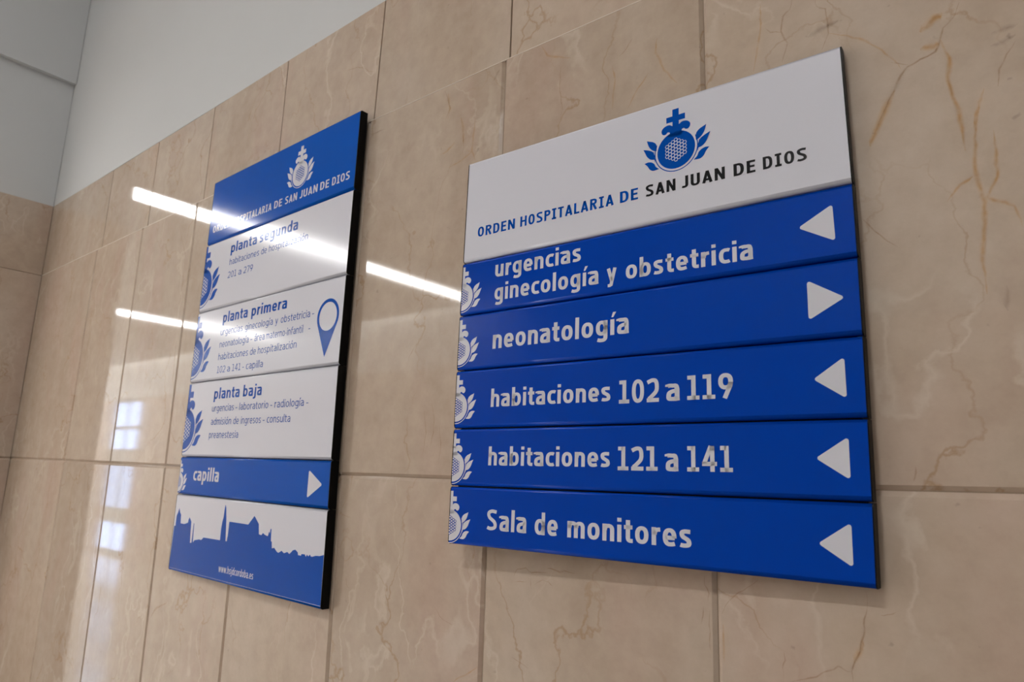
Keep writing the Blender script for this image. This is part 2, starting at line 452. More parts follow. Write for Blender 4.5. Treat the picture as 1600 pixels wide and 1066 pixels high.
# points measured on the wall face, as (crop origin, crop scale, points)
VE = [
 ((1060, 0, 2.963), 'v', 3.0, [(632, 0), (640, 30), (680, 40), (690, 100), (695, 155), (665, 230)]),
 ((1060, 0, 2.963), 'v', 3.4, [(525, 0), (515, 45), (485, 75), (475, 145), (505, 200), (480, 290)]),
 ((1060, 0, 2.963), 'v', 2.4, [(405, 135), (425, 150), (475, 150)]),
 ((1060, 0, 2.963), 'o', 3.0, [(380, 20), (382, 110), (370, 200), (348, 330)]),
 ((1060, 0, 2.963), 'o', 3.0, [(700, 155), (780, 165), (870, 190), (940, 230), (1000, 280), (1030, 320)]),
 ((1060, 0, 2.963), 'v', 3.6, [(1300, 10), (1280, 70), (1225, 130), (1210, 190), (1190, 240), (1120, 275), (1060, 310), (1030, 350), (1000, 420), (960, 500), (920, 593)]),
 ((1060, 0, 2.963), 'o', 9.0, [(1000, 420), (960, 500), (920, 593), (890, 680)]),
 ((1060, 0, 2.963), 'o', 5.0, [(1210, 180), (1255, 270), (1245, 370), (1270, 450), (1300, 510), (1315, 593), (1330, 700)]),
 ((1060, 0, 2.963), 'o', 12.0, [(1120, 150), (1170, 100), (1220, 60)]),
 ((1060, 0, 2.963), 'o', 9.0, [(1120, 230), (1180, 215), (1215, 190)]),
 ((1060, 0, 2.963), 'v', 2.6, [(1560, 190), (1520, 250), (1485, 320), (1480, 400)]),
 ((1060, 0, 2.963), 'o', 4.0, [(1415, 410), (1395, 470), (1380, 520), (1370, 593)]),
 ((1060, 0, 2.963), 'v', 2.0, [(985, 290), (1065, 300)]),
 ((1060, 0, 2.963), 'g', 14.0, [(600, 175), (660, 135), (740, 95)]),
 ((1060, 0, 2.963), 'g', 9.0, [(1448, 158), (1500, 138), (1572, 110)]),
 ((1060, 0, 2.963), 'g', 8.0, [(1445, 215), (1500, 195), (1560, 160)]),
 ((700, 60, 4.442), 'o', 5.0, [(90, 550), (105, 620), (108, 730)]),
 ((700, 60, 4.442), 'v', 1.8, [(90, 550), (105, 620), (108, 730), (98, 900)]),
 ((700, 60, 4.442), 'o', 4.0, [(190, 560), (175, 700), (165, 780), (190, 850)]),
 ((700, 60, 4.442), 'o', 4.0, [(0, 380), (15, 490), (0, 560)]),
 ((700, 60, 4.442), 'o', 4.0, [(650, 50), (690, 120), (790, 130), (850, 135)]),
 ((700, 60, 4.442), 'v', 2.0, [(785, 190), (775, 340), (785, 440), (795, 490), (770, 580)]),
 ((700, 60, 4.442), 'v', 2.6, [(1280, 0), (1240, 70), (1185, 130)]),
 ((700, 60, 4.442), 'o', 4.5, [(1450, 0), (1440, 100), (1500, 220), (1590, 310)]),
 ((700, 60, 4.442), 'o', 3.0, [(1140, 190), (1160, 280), (1145, 400), (1140, 490)]),
 ((700, 60, 4.442), 'o', 2.4, [(1390, 240), (1300, 380), (1240, 500)]),
 ((700, 60, 4.442), 'o', 3.0, [(130, 780), (165, 785), (90, 850), (0, 900)]),
 ((700, 60, 4.442), 'g', 9.0, [(318, 300), (335, 260), (358, 215)]),
 ((540, 0, 4.1), 'v', 3.0, [(635, 580), (655, 630), (672, 690), (640, 770)]),
 ((540, 0, 4.1), 'o', 4.0, [(700, 910), (650, 970), (610, 990)]),
 ((540, 0, 4.1), 'v', 2.6, [(0, 455), (80, 430), (130, 440), (150, 460), (190, 460)]),
 ((540, 0, 4.1), 'g', 6.0, [(160, 865), (200, 850), (255, 825)]),
 ((680, 830, 4.518), 'v', 2.4, [(555, 320), (580, 270), (640, 260), (680, 295), (795, 297)]),
 ((680, 830, 4.518), 'v', 2.0, [(560, 360), (640, 360)]),
 ((680, 830, 4.518), 'v', 2.0, [(700, 380), (760, 345), (800, 360), (830, 390)]),
 ((680, 830, 4.518), 'v', 3.0, [(790, 265), (830, 270), (880, 290), (910, 280), (985, 300)]),
 ((680, 830, 4.518), 'v', 2.0, [(675, 340), (677, 410)]),
 ((680, 830, 4.518), 'v', 2.0, [(540, 890), (600, 930), (660, 975)]),
 ((680, 830, 4.518), 'v', 1.8, [(0, 540), (30, 600), (80, 640), (120, 665)]),
 ((680, 830, 4.518), 'o', 2.4, [(130, 1066), (180, 1030), (240, 1000), (300, 960)]),
 ((1080, 880, 5), 'v', 2.0, [(520, 135), (440, 190), (370, 230), (270, 330), (240, 400)]),
 ((1080, 880, 5), 'v', 2.6, [(1365, 225), (1375, 340), (1350, 440), (1355, 510), (1335, 600), (1320, 690), (1275, 780), (1255, 850), (1265, 930)]),
 ((1080, 880, 5), 'o', 6.0, [(1335, 600), (1320, 690), (1275, 780)]),
 ((1080, 880, 5), 'v', 2.0, [(1480, 410), (1530, 405), (1600, 385)]),
 ((1080, 880, 5), 'v', 2.4, [(1250, 850), (1190, 830), (1150, 805), (1080, 840), (980, 890), (880, 910), (780, 930)]),
 ((1080, 880, 5), 'v', 2.0, [(725, 690), (735, 760), (715, 820), (720, 910)]),
 ((1080, 880, 5), 'v', 2.0, [(105, 100), (105, 170), (140, 240), (130, 300)]),
 ((1080, 880, 5), 'v', 1.8, [(95, 340), (80, 480)]),
 ((1080, 880, 5), 'v', 1.8, [(145, 360), (140, 480), (145, 590), (150, 680)]),
 ((1080, 880, 5), 'o', 4.0, [(250, 480), (250, 620), (262, 780)]),
 ((1080, 880, 5), 'g', 6.0, [(780, 668), (808, 652)]),
 ((140, 260, 6.66), 'v', 3.6, [(920, 510), (940, 640), (960, 760), (1000, 930), (985, 1066), (960, 1300), (930, 1560), (940, 1720)]),
 ((0, 260, 2.222), 'v', 6.0, [(610, 610), (605, 690), (600, 740), (606, 800)]),
 ((520, 380, 4.442), 'v', 2.0, [(270, 150), (263, 190), (265, 225)]),
 ((520, 380, 4.442), 'v', 1.8, [(640, 640), (575, 710), (530, 790), (525, 820)]),
 ((500, 150, 1.7475), 'v', 2.4, [(305, 830), (312, 880), (310, 920), (300, 960)]),
 ((500, 150, 1.7475), 'v', 2.4, [(325, 900), (330, 960), (322, 1000)]),
 ((500, 150, 1.7475), 'v', 2.0, [(285, 860), (290, 920), (280, 980)]),
 ((1480, 0, 1.523), 'o', 5.0, [(75, 240), (65, 330), (66, 400), (80, 450), (90, 480), (85, 600), (95, 700)]),
 ((1480, 0, 1.523), 'o', 4.0, [(110, 310), (120, 420), (95, 470), (160, 490), (180, 540)]),
 ((1480, 0, 1.523), 'o', 4.0, [(0, 480), (30, 440), (60, 420)]),
 ((1480, 0, 1.523), 'g', 7.0, [(140, 680), (145, 740)]),
 ((1020, 280, 4.442), 'v', 2.4, [(1450, 275), (1500, 320), (1580, 390), (1700, 470)]),
 ((1340, 720, 6.154), 'v', 2.4, [(555, 60), (560, 120), (540, 200)]),
 ((60, 740, 3.268), 'v', 7.0, [(655, 660), (600, 690), (575, 735)]),
 ((250, 700, 3.947), 'v', 2.4, [(1145, 800), (1150, 840), (1165, 865)]),
]
MV = {'v': M_VEIN, 'o': M_VEIN_O, 'g': M_VEIN_G}
per_tile = {}
def wall_pt(u, v):
    d = ray(u, v)
    t = (0 - EYE.y) / d.y
    return EYE + d * t
for (ox, oy, s), kind, width, pts in VE:
    W = [wall_pt(ox + a / s, oy + b / s) for a, b in pts]
    P2 = [Vector((p.x, p.z)) for p in W]
    # subdivide with a little wander
    fine_p = []
    for p, q in zip(P2, P2[1:]):
        n = max(2, int((q - p).length / 0.008))
        tg = (q - p).normalized()
        nn = Vector((-tg.y, tg.x))
        for i in range(n):
            f = i / n
            fine_p.append(p.lerp(q, f) + nn * random.uniform(-1, 1) * 0.0011 * (0 if i == 0 else 1))
    fine_p.append(P2[-1])
    mid = P2[len(P2) // 2]
    if mid.y > interp(H2, mid.x):
        row = tiles_a
    elif mid.y > interp(H3, mid.x):
        row = tiles_b
    else:
        row = tiles_c
    best = next((t for t in row if t[0] <= mid.x <= t[1]), None)
    if best is None:
        continue
    key = (best[2].name, kind)
    rec = per_tile.setdefault(key, [best, [], [], []])
    x0, x1 = best[0] + 0.006, best[1] - 0.006
    zlo = (interp(H3, mid.x) + 0.007) if row is tiles_b else (interp(H2, mid.x) + 0.002 if row is tiles_a else 0)
    zhi = (interp(H2, mid.x) - 0.003) if row is tiles_b else (interp(H1, mid.x) if row is tiles_a else interp(H3, mid.x) - 0.007)
    V, Fc, UV = rec[1], rec[2], rec[3]
    N = len(fine_p)
    base = len(V)
    for i, p in enumerate(fine_p):
        a = fine_p[max(i - 1, 0)]
        b = fine_p[min(i + 1, N - 1)]
        tg = (b - a).normalized()
        nn = Vector((-tg.y, tg.x))
        e = min(1.0, 3.0 * min(i, N - 1 - i) / N + 0.25)
        hw = width * (0.00075 if kind == 'o' else 0.00055) * e * random.uniform(0.75, 1.25)
        for sg, vv in ((-1, 0.0), (1, 1.0)):
            q = p + nn * hw * sg
            V.append((min(max(q.x, x0), x1), -0.0002, min(max(q.y, zlo), zhi)))
            UV.append((i * 0.05, vv))
    for i in range(N - 1):
        k = base + 2 * i
        Fc.append((k, k + 2, k + 3, k + 1))
for (nm, kind), (best, V, Fc, UV) in per_tile.items():
    me = mesh_from('vein', V, Fc)
    uvl = me.uv_layers.new(name='UVMap')
    for lp in me.loops:
        uvl.data[lp.index].uv = UV[lp.vertex_index]
    o = link('vein', me, MV[kind], best[2])
    o['kind'] = 'stuff'

# ------------------------------------------------------------------ signs
class Frame:
    def __init__(s, O, U, V, W, H):
        s.O, s.U, s.V = Vector(O), Vector(U), Vector(V)
        s.W, s.H = W, H
        s.N = s.U.cross(s.V).normalized()          # points to the room (-y)
        if s.N.y > 0:
            s.N = -s.N
        s.base = s.p(W / 2, H, 0)                  # lower middle
        s.base.y = 0.0
    def p(s, u, v, wd=0.0):
        return s.O + s.U * ((u - s.W / 2) / 1000) + s.V * ((s.H / 2 - v) / 1000) + s.N * (wd / 1000)
    def l(s, u, v, wd=0.0):
        return s.p(u, v, wd) - s.base

def quad_lerp(q, fu, fv):
    # q: vtl, vtr, vbl, vbr, ul_t, ur_t, ul_b, ur_b
    vt = q[0] + (q[1] - q[0]) * fu
    vb = q[2] + (q[3] - q[2]) * fu
    return vt + (vb - vt) * fv

def make_panel(fr, root, vt, vb, ul, ur, mat, depth):
    """vt, vb: (left, right) v of top and bottom; ul, ur: (top, bottom) u of left and right edge"""
    prof = [('t', 1.1, -11), ('t', 1.1, -3.2), ('t', 1.5, -1.7), ('t', 2.3, -0.8), ('t', 3.4, -0.25), ('t', 4.8, 0.0),
            ('b', 7.0, 0.0), ('b', 4.6, -0.35), ('b', 2.9, -1.1), ('b', 1.7, -2.4), ('b', 1.1, -4.5), ('b', 1.1, -11)]
    V, Fc = [], []
    for side in (0, 1):
        for k, d, wd in prof:
            v = vt[side] + d if k == 't' else vb[side] - d
            f = (v - vt[side]) / (vb[side] - vt[side])
            uu = (ul[0] + (ul[1] - ul[0]) * f) if side == 0 else (ur[0] + (ur[1] - ur[0]) * f)
            V.append(fr.l(uu, v, wd))
    n = len(prof)
    for i in range(n - 1):
        Fc.append((i, i + 1, n + i + 1, n + i))
    Fc.append(tuple(range(n - 1, -1, -1)))
    Fc.append(tuple(range(n, 2 * n)))
    Fc.append((0, n, 2 * n - 1, n - 1))
    me = mesh_from('sign_panel', V, Fc)
    for i, p in enumerate(me.polygons):
        p.use_smooth = i < n - 1 and i != 5 and i not in (0, n - 2)
    o = link('sign_panel', me, mat, root)
    # black end caps
    for side in (0, 1):
        a = [ul, ur][side]
        s = -1 if side == 0 else 1
        V, Fc = [], []
        z0, z1 = vt[side] + 0.7, vb[side] - 0.7
        # rounded plate outline in (v, w)
        out = [(z0, -depth), (z0, -3), (z0 + 1.5, -0.9), (z0 + 4, 0.25), (z1 - 5, 0.25), (z1 - 2, -1.0), (z1, -4), (z1, -depth)]
        for k in (0, 1):
            for v, wd in out:
                f = (v - vt[side]) / (vb[side] - vt[side])
                V.append(fr.l(a[0] + (a[1] - a[0]) * f + s * k * 1.6, v, wd))
        m = len(out)
        for i in range(m):
            j = (i + 1) % m
            Fc.append((i, j, m + j, m + i))
        Fc.append(tuple(range(m)))
        Fc.append(tuple(range(2 * m - 1, m - 1, -1)))
        link('end_cap', mesh_from('end_cap', V, Fc), M_BLACK, o)
    return o

def local_box(fr, root, name, u0, u1, v0, v1, w0, w1, mat):
    V = [fr.l(u, v, w_) for w_ in (w0, w1) for (u, v) in ((u0, v0), (u1, v0), (u1, v1), (u0, v1))]
    Fc = [(0, 1, 2, 3), (7, 6, 5, 4), (0, 4, 5, 1), (1, 5, 6, 2), (2, 6, 7, 3), (3, 7, 4, 0)]
    return link(name, mesh_from(name, V, Fc), mat, root)

def to_wall(fr, root, name, u0, u1, v0, v1, w0, mat):
    A = [fr.l(u, v, w0) for (u, v) in ((u0, v0), (u1, v0), (u1, v1), (u0, v1))]
    B = [Vector((a.x, 0.0, a.z)) for a in A]
    Fc = [(0, 1, 2, 3), (7, 6, 5, 4), (0, 4, 5, 1), (1, 5, 6, 2), (2, 6, 7, 3), (3, 7, 4, 0)]
    return link(name, mesh_from(name, A + B, Fc), mat, root)

# ---- 2D shapes -> flat prints on a panel
def fill2d(loops, res=1):
    """list of closed loops [(x,y)] -> (verts, faces) filled with even-odd holes, through a 2D curve"""
    cu = D.curves.new('tmp', 'CURVE')
    cu.dimensions = '2D'
    cu.fill_mode = 'BOTH'
    for lp in loops:
        sp = cu.splines.new('POLY')
        sp.points.add(len(lp) - 1)
        for i, (x, y) in enumerate(lp):
            sp.points[i].co = (x, y, 0, 1)
        sp.use_cyclic_u = True
    return curve_mesh(cu)

def curve_mesh(cu):
    ob = D.objects.new('tmp', cu)
    COL.objects.link(ob)
    dg = bpy.context.evaluated_depsgraph_get()
    dg.update()
    me = ob.evaluated_get(dg).to_mesh()
    V = [tuple(v.co) for v in me.vertices]
    Fc = [tuple(p.vertices) for p in me.polygons]
    ob.evaluated_get(dg).to_mesh_clear()
    D.objects.remove(ob)
    D.curves.remove(cu)
    return V, Fc

# ---- hand-drawn condensed lettering: every glyph is a set of broad pen strokes
KH = 1.38
def cat(pts, n=6):
    out = []
    m = len(pts)
    for i in range(m - 1):
        p0, p1, p2, p3 = pts[max(i - 1, 0)], pts[i], pts[i + 1], pts[min(i + 2, m - 1)]
        for k in range(n):
            t = k / n
            out.append(tuple(0.5 * ((2 * p1[a]) + (-p0[a] + p2[a]) * t + (2 * p0[a] - 5 * p1[a] + 4 * p2[a] - p3[a]) * t * t + (-p0[a] + 3 * p1[a] - 3 * p2[a] + p3[a]) * t ** 3) for a in (0, 1)))
    out.append(pts[-1])
    return out
def arc(cx, cy, rx, ry, a0, a1, n=10, e=2.35):
    out = []
    for k in range(n + 1):
        t = math.radians(a0 + (a1 - a0) * k / n)
        c, s = math.cos(t), math.sin(t)
        out.append((cx + rx * math.copysign(abs(c) ** (2 / e), c), cy + ry * math.copysign(abs(s) ** (2 / e), s)))
    return out
def pen(pts, s, t, closed=False):
    P = [pts[0]]
    for p in pts[1:]:
        if math.hypot(p[0] - P[-1][0], p[1] - P[-1][1]) > 1e-4:
            P.append(p)
    if closed and math.hypot(P[0][0] - P[-1][0], P[0][1] - P[-1][1]) < 1e-4:
        P.pop()
    m = len(P)
    V = []
    for i in range(m):
        a = P[i - 1] if (i > 0 or closed) else None
        b = P[(i + 1) % m] if (i < m - 1 or closed) else None
        ns = []
        for q, r in ((a, P[i]), (P[i], b)):
            if q is None or r is None:
                continue
            dx, dy = r[0] - q[0], r[1] - q[1]
            l = math.hypot(dx, dy)
            ns.append((-dy / l, dx / l))
        if len(ns) == 2:
            x, y = ns[0][0] + ns[1][0], ns[0][1] + ns[1][1]
            l = max(math.hypot(x, y), 1e-6)
            x, y = x / l, y / l
            k = 1.0 / max(x * ns[0][0] + y * ns[0][1], 0.6)
            nx, ny = x * k, y * k
        else:
            nx, ny = ns[0]
        V.append((P[i][0] + nx * s, P[i][1] + ny * t))
        V.append((P[i][0] - nx * s, P[i][1] - ny * t))
    Fc = [(2 * i, 2 * i + 1, 2 * i + 3, 2 * i + 2) for i in range(m - 1)]
    if closed:
        Fc.append((2 * m - 2, 2 * m - 1, 1, 0))
    return V, Fc
def poly(pts):
    return list(pts), [tuple(range(len(pts)))]
def rect(x0, y0, x1, y1):
    return poly([(x0, y0), (x1, y0), (x1, y1), (x0, y1)])
def glyph(c, S, T):
    """(width, strokes); x-height 1, capitals KH, S/T half stem and half bar"""
    K = KH
    A = 1.42
    st = lambda x, y0, y1: pen([(x, y0), (x, y1)], S, T)
    bar = lambda x0, x1, y: pen([(x0, y), (x1, y)], S, T)
    ell = lambda cx, cy, rx, ry: pen(arc(cx, cy, rx, ry, 0, 360, 36), S, T, True)
    acc = lambda x: poly([(x - .07, 1.13), (x + .06, 1.13), (x + .26, 1.46), (x + .04, 1.46)])
    def arch(x0, x1, top=1.0):
        m = (x0 + x1) / 2 + .01
        return pen([(x0 + S * .3, .60)] + arc(m, .64, m - x0 - S * .2, top - T - .64, 178, 90, 6) + arc(m, .64, x1 - m, top - T - .64, 84, 0, 7) + [(x1, 0)], S, T)
    if c in 'áéíóú':
        b = {'á': 'a', 'é': 'e', 'í': 'ı', 'ó': 'o', 'ú': 'u'}[c]
        w_, s_ = glyph(b, S, T)
        return w_, s_ + [acc(w_ / 2)]
    if c == 'ı': return 2 * S, [st(S, 0, 1)]
    if c == 'i': return 2 * S, [st(S, 0, 1), rect(0, 1.17, 2 * S, 1.40)]
    if c == 'j': return 2 * S + .08, [pen([(S + .08, 1), (S + .08, -.10)] + arc(-.06, -.12, S + .14, .36 - .12 - T, 0, -80, 5) + [(-.12, -.36 + T)], S, T), rect(.08, 1.17, .08 + 2 * S, 1.40)]
    if c == 'l': return 2 * S, [st(S, 0, A)]
    if c == 'o': return .82, [ell(.41, .5, .41 - S, .5 - T)]
    if c == 'n': return .78, [st(S, 0, 1), arch(S, .78 - S)]
    if c == 'h': return .78, [st(S, 0, A), arch(S, .78 - S)]
    if c == 'm': return 1.22, [st(S, 0, 1), arch(S, .61), arch(.61, 1.22 - S)]
    if c == 'u': return .78, [st(.78 - S, 0, 1), pen([(S, 1), (S, .36)] + arc(.38, .36, .38 - S, .36 - T, 180, 270, 7) + arc(.38, .36, .78 - S * 1.2 - .38, .36 - T, 276, 358, 6) + [(.78 - S * 1.2, .42)], S, T)]
    if c == 'r': return .52, [st(S, 0, 1), pen([(S + S * .3, .58)] + arc(.43, .60, .43 - S * 1.3, .99 - T - .60, 175, 95, 6) + [(.52, 1 - T)], S, T)]
    if c == 'a': return .76, [pen([(.075, .84)] + cat([(.075, .87), (.20, .965 - T * .6), (.38, 1 - T), (.56, .95 - T * .7), (.76 - S, .68)], 5) + [(.76 - S, .16), (.76 - S + .02, 0)], S, T), pen([(.76 - S, .575)] + cat([(.60, .585), (.36, .555), (.18, .46), (S, .29), (.16, .14), (.33, T), (.50, .12), (.76 - S, .25)], 4), S, T)]
    if c == 'e': return .78, [bar(S, .78 - S * .6, .47), pen(arc(.40, .5, .40 - S, .5 - T, -4, 270, 26) + [(.56, T + .01), (.70, T + .05)], S, T)]
    if c == 'c': return .68, [pen([(.66, 1 - T - .04), (.56, 1 - T)] + arc(.42, .5, .42 - S, .5 - T, 84, 276, 22) + [(.56, T), (.66, T + .04)], S, T)]
    if c == 'd': return .80, [st(.80 - S, 0, A), ell(.40, .5, .40 - S, .5 - T)]
    if c == 'b': return .80, [st(S, 0, A), ell(.40, .5, .40 - S, .5 - T)]
    if c == 'p': return .80, [st(S, -.38, 1), ell(.40, .5, .40 - S, .5 - T)]
    if c == 'g': return .80, [pen([(.80 - S, 1), (.80 - S, -.04)] + arc(.42, -.08, .38 - S, .30 - T, 0, -90, 7) + [(.30, -.38 + T), (.12, -.33 + T)], S, T), ell(.40, .52, .40 - S, .48 - T)]
    if c == 't': return .56, [pen([(.12 + S, 1.30), (.12 + S, .30)] + arc(.42 + .0, .30, .30 - S, .30 - T, 180, 265, 6) + [(.56, T)], S, T), bar(0, .54, 1 - T)]
    if c == 'f': return .56, [pen([(.12 + S, 0), (.12 + S, 1.12)] + arc(.44, 1.12, .32 - S, A - 1.12 - T, 180, 95, 6) + [(.58, A - T)], S, T), bar(0, .52, 1 - T)]
    if c in 'sS':
        w_, h_ = (.68, 1.0) if c == 's' else (.86, K)
        return w_, [pen(cat([(w_ - .06, h_ * .90 - T * .2), (w_ * .74, h_ * .965 - T * .75), (w_ * .50, h_ - T), (w_ * .5 - (w_ * .5 - S) * .80, h_ * .90 - T * .5), (S, h_ * .745), (w_ * .28, h_ * .60), (w_ * .5, h_ * .51), (w_ * .73, h_ * .41), (w_ - S, h_ * .27), (w_ * .5 + (w_ * .5 - S) * .80, h_ * .10 + T * .5), (w_ * .48, T), (w_ * .22, h_ * .03 + T * .8), (.05, h_ * .10 + T * .4)], 4), S * .97, T)]
    if c == 'y': return .80, [pen([(S * 1.05, 1), (.43, .02)], S, T), pen([(.80 - S * 1.05, 1), (.36, -.22), (.26, -.38 + T), (.10, -.38 + T)], S, T)]
    if c == 'w': return 1.16, [pen([(S, 1), (.34, 0)], S, T), pen([(.34, 0), (.58, 1)], S, T), pen([(.58, 1), (.82, 0)], S, T), pen([(.82, 0), (1.16 - S, 1)], S, T)]
    if c == 'z': return .68, [bar(.02, .66, 1 - T), bar(0, .68, T), pen([(.68 - S * 1.3, 1 - T), (S * 1.3, T)], S, T)]
    if c == '-': return .34, [bar(0, .34, .46)]
    if c == '.': return .24, [rect(0.02, 0, .22, .22)]
    if c == 'O': return .90, [ell(.45, K / 2, .45 - S, K / 2 - T)]
    if c == '0': return .86, [ell(.43, K / 2, .43 - S, K / 2 - T)]
    if c == 'D': return .88, [st(S, 0, K), pen([(S, K - T), (.36, K - T)] + arc(.36, K / 2, .88 - S - .36, K / 2 - T, 90, -90, 16, 2.6) + [(S, T)], S, T)]
    if c == 'R': return .86, [st(S, 0, K), pen([(S, K - T), (.42, K - T)] + arc(.42, K * .73, .84 - S - .42, K * .27 - T, 90, -90, 12) + [(S, K * .46 + T)], S, T), pen([(.44, K * .48), (.88 - S, 0)], S, T)]
    if c == 'P': return .82, [st(S, 0, K), pen([(S, K - T), (.42, K - T)] + arc(.42, K * .72, .82 - S - .42, K * .28 - T, 90, -90, 12) + [(S, K * .44 + T)], S, T)]
    if c == 'E': return .72, [st(S, 0, K), bar(0, .72, K - T), bar(0, .66, K * .52), bar(0, .72, T)]
    if c == 'L': return .68, [st(S, 0, K), bar(0, .68, T)]
    if c == 'T': return .78, [st(.39, 0, K), bar(0, .78, K - T)]
    if c == 'H': return .92, [st(S, 0, K), st(.92 - S, 0, K), bar(S, .92 - S, K * .52)]
    if c == 'N': return .94, [st(S, 0, K), st(.94 - S, 0, K), poly([(0, K), (S * 2.1, K), (.94, 0), (.94 - S * 2.1, 0)])]
    if c == 'I': return .60, [st(.30, 0, K), bar(0, .60, K - T * .8), bar(0, .60, T * .8)]
    if c == 'A': return .98, [pen([(S, 0), (.49, K - .02)], S, T), pen([(.98 - S, 0), (.49, K - .02)], S, T), bar(.22, .76, K * .27), rect(.49 - S, K - .2, .49 + S, K)]
    if c == 'U': return .88, [pen([(S, K), (S, .42)] + arc(.44, .42, .44 - S, .42 - T, 180, 360, 16) + [(.88 - S, K)], S, T)]
    if c == 'J': return .62, [pen([(.62 - S, K), (.62 - S, .38)] + arc(.26, .38, .36 - S, .38 - T, 0, -90, 8) + [(.16, T), (.02, T + .03)], S, T)]
    if c == '1': return .76, [st(.40, 0, K), bar(.0, .76, T), bar(.02, .40, K - T)]
    if c == '2': return .84, [pen(cat([(.05, K - .24), (.20, K - T - .06), (.40, K - T), (.62, K - T - .05), (.84 - S, K * .70), (.66, K * .46), (.38, K * .26), (S * 1.0, T * 1.6)], 5), S, T), bar(0, .84, T)]
    if c == '4': return .92, [st(.64, 0, K), bar(0, .92, .42), pen([(.56, K), (S * .9, .42)], S, T), rect(.56 - S * .7, K - .25, .64 + S, K)]
    if c == '7': return .80, [bar(0, .80, K - T), pen([(.80 - S, K - T), (.34, 0)], S, T)]
    if c == '9': return .86, [pen(arc(.43, K - .45, .43 - S, .45 - T, 0, 360, 32), S, T, True), pen([(.86 - S, K - .50), (.83 - S, K - .68), (.36, 0)], S, T)]
    raise ValueError(c)
def lay_text(text, u0, u1, v0, v1, h, kind, weight):
    """strokes of a word spanning u0..u1 with its baseline from v0 to v1; weight: half stem in x-heights"""
    ref = 1.0 if kind == 'x' else KH
    S, T = weight, weight * 0.84
    x, V, Fc = 0.0, [], []
    gap = 0.25 - weight * 0.45
    for i, c in enumerate(text):
        w_, parts = glyph(c, S, T)
        for vs_, fs in parts:
            n = len(V)
            V += [(x + a, b) for a, b in vs_]
            Fc += [tuple(n + k for k in f) for f in fs]
        tight = 0.04 if c in 'rtfcyLTAPw' else 0.0
        if i < len(text) - 1:
            tight += 0.03 if text[i + 1] in 'tyTAw' else 0.0
            x += w_ + (gap if len(text) > 1 else 0) - tight + (0.05 if c.isupper() and len(text) > 1 else 0)
        else:
            x += w_
    sx = (u1 - u0) / x
    sy = h / ref
    out = []
    for a, b in V:
        u = u0 + a * sx
        vb = v0 + (v1 - v0) * (u - u0) / (u1 - u0)
        out.append((u, vb - b * sy))
    return out, Fc

def print_on(fr, panel, name, groups, mat, wd, label=None):
    V, Fc = [], []
    for vs_, fs in groups:
        n = len(V)
        V += [fr.l(u, v, wd) for u, v in vs_]
        Fc += [tuple(n + i for i in f) for f in fs]
    me = mesh_from(name, V, Fc)
    # turn every face to the room
    for p in me.polygons:
        if p.normal.y > 0:
            p.flip()
    me.update()
    o = link(name, me, mat, panel)
    if label:
        o['label'] = label
    return o

def rounded(pts, r, n=6):
    out = []
    m = len(pts)
    P = [Vector(p) for p in pts]
    for i in range(m):
        p, a, b = P[i], (P[i - 1] - P[i]).normalized(), (P[(i + 1) % m] - P[i]).normalized()
        ang = a.angle(b)
        d = r / math.tan(ang / 2)
        c = p + (a + b).normalized() * (r / math.sin(ang / 2))
        s, e = p + a * d - c, p + b * d - c
        a0 = math.atan2(s.y, s.x)
        da = math.atan2(e.y, e.x) - a0
        while da > math.pi: da -= 2 * math.pi
        while da < -math.pi: da += 2 * math.pi
        for k in range(n + 1):
            t = a0 + da * k / n
            out.append((c.x + r * math.cos(t), c.y + r * math.sin(t)))
    return out

def smooth(pts, sharp=(), n=4):
    """closed Catmull-Rom through pts, corners kept at the indices in sharp"""
    out = []
    m = len(pts)
    for i in range(m):
        p0, p1, p2, p3 = pts[i - 1], pts[i], pts[(i + 1) % m], pts[(i + 2) % m]
        if i in sharp:
            p0 = p1
        if (i + 1) % m in sharp:
            p3 = p2
        for k in range(n):
            t = k / n
            q = []
            for a in (0, 1):
                q.append(0.5 * ((2 * p1[a]) + (-p0[a] + p2[a]) * t + (2 * p0[a] - 5 * p1[a] + 4 * p2[a] - p3[a]) * t * t + (-p0[a] + 3 * p1[a] - 3 * p2[a] + p3[a]) * t ** 3))
            out.append(tuple(q))
    return out

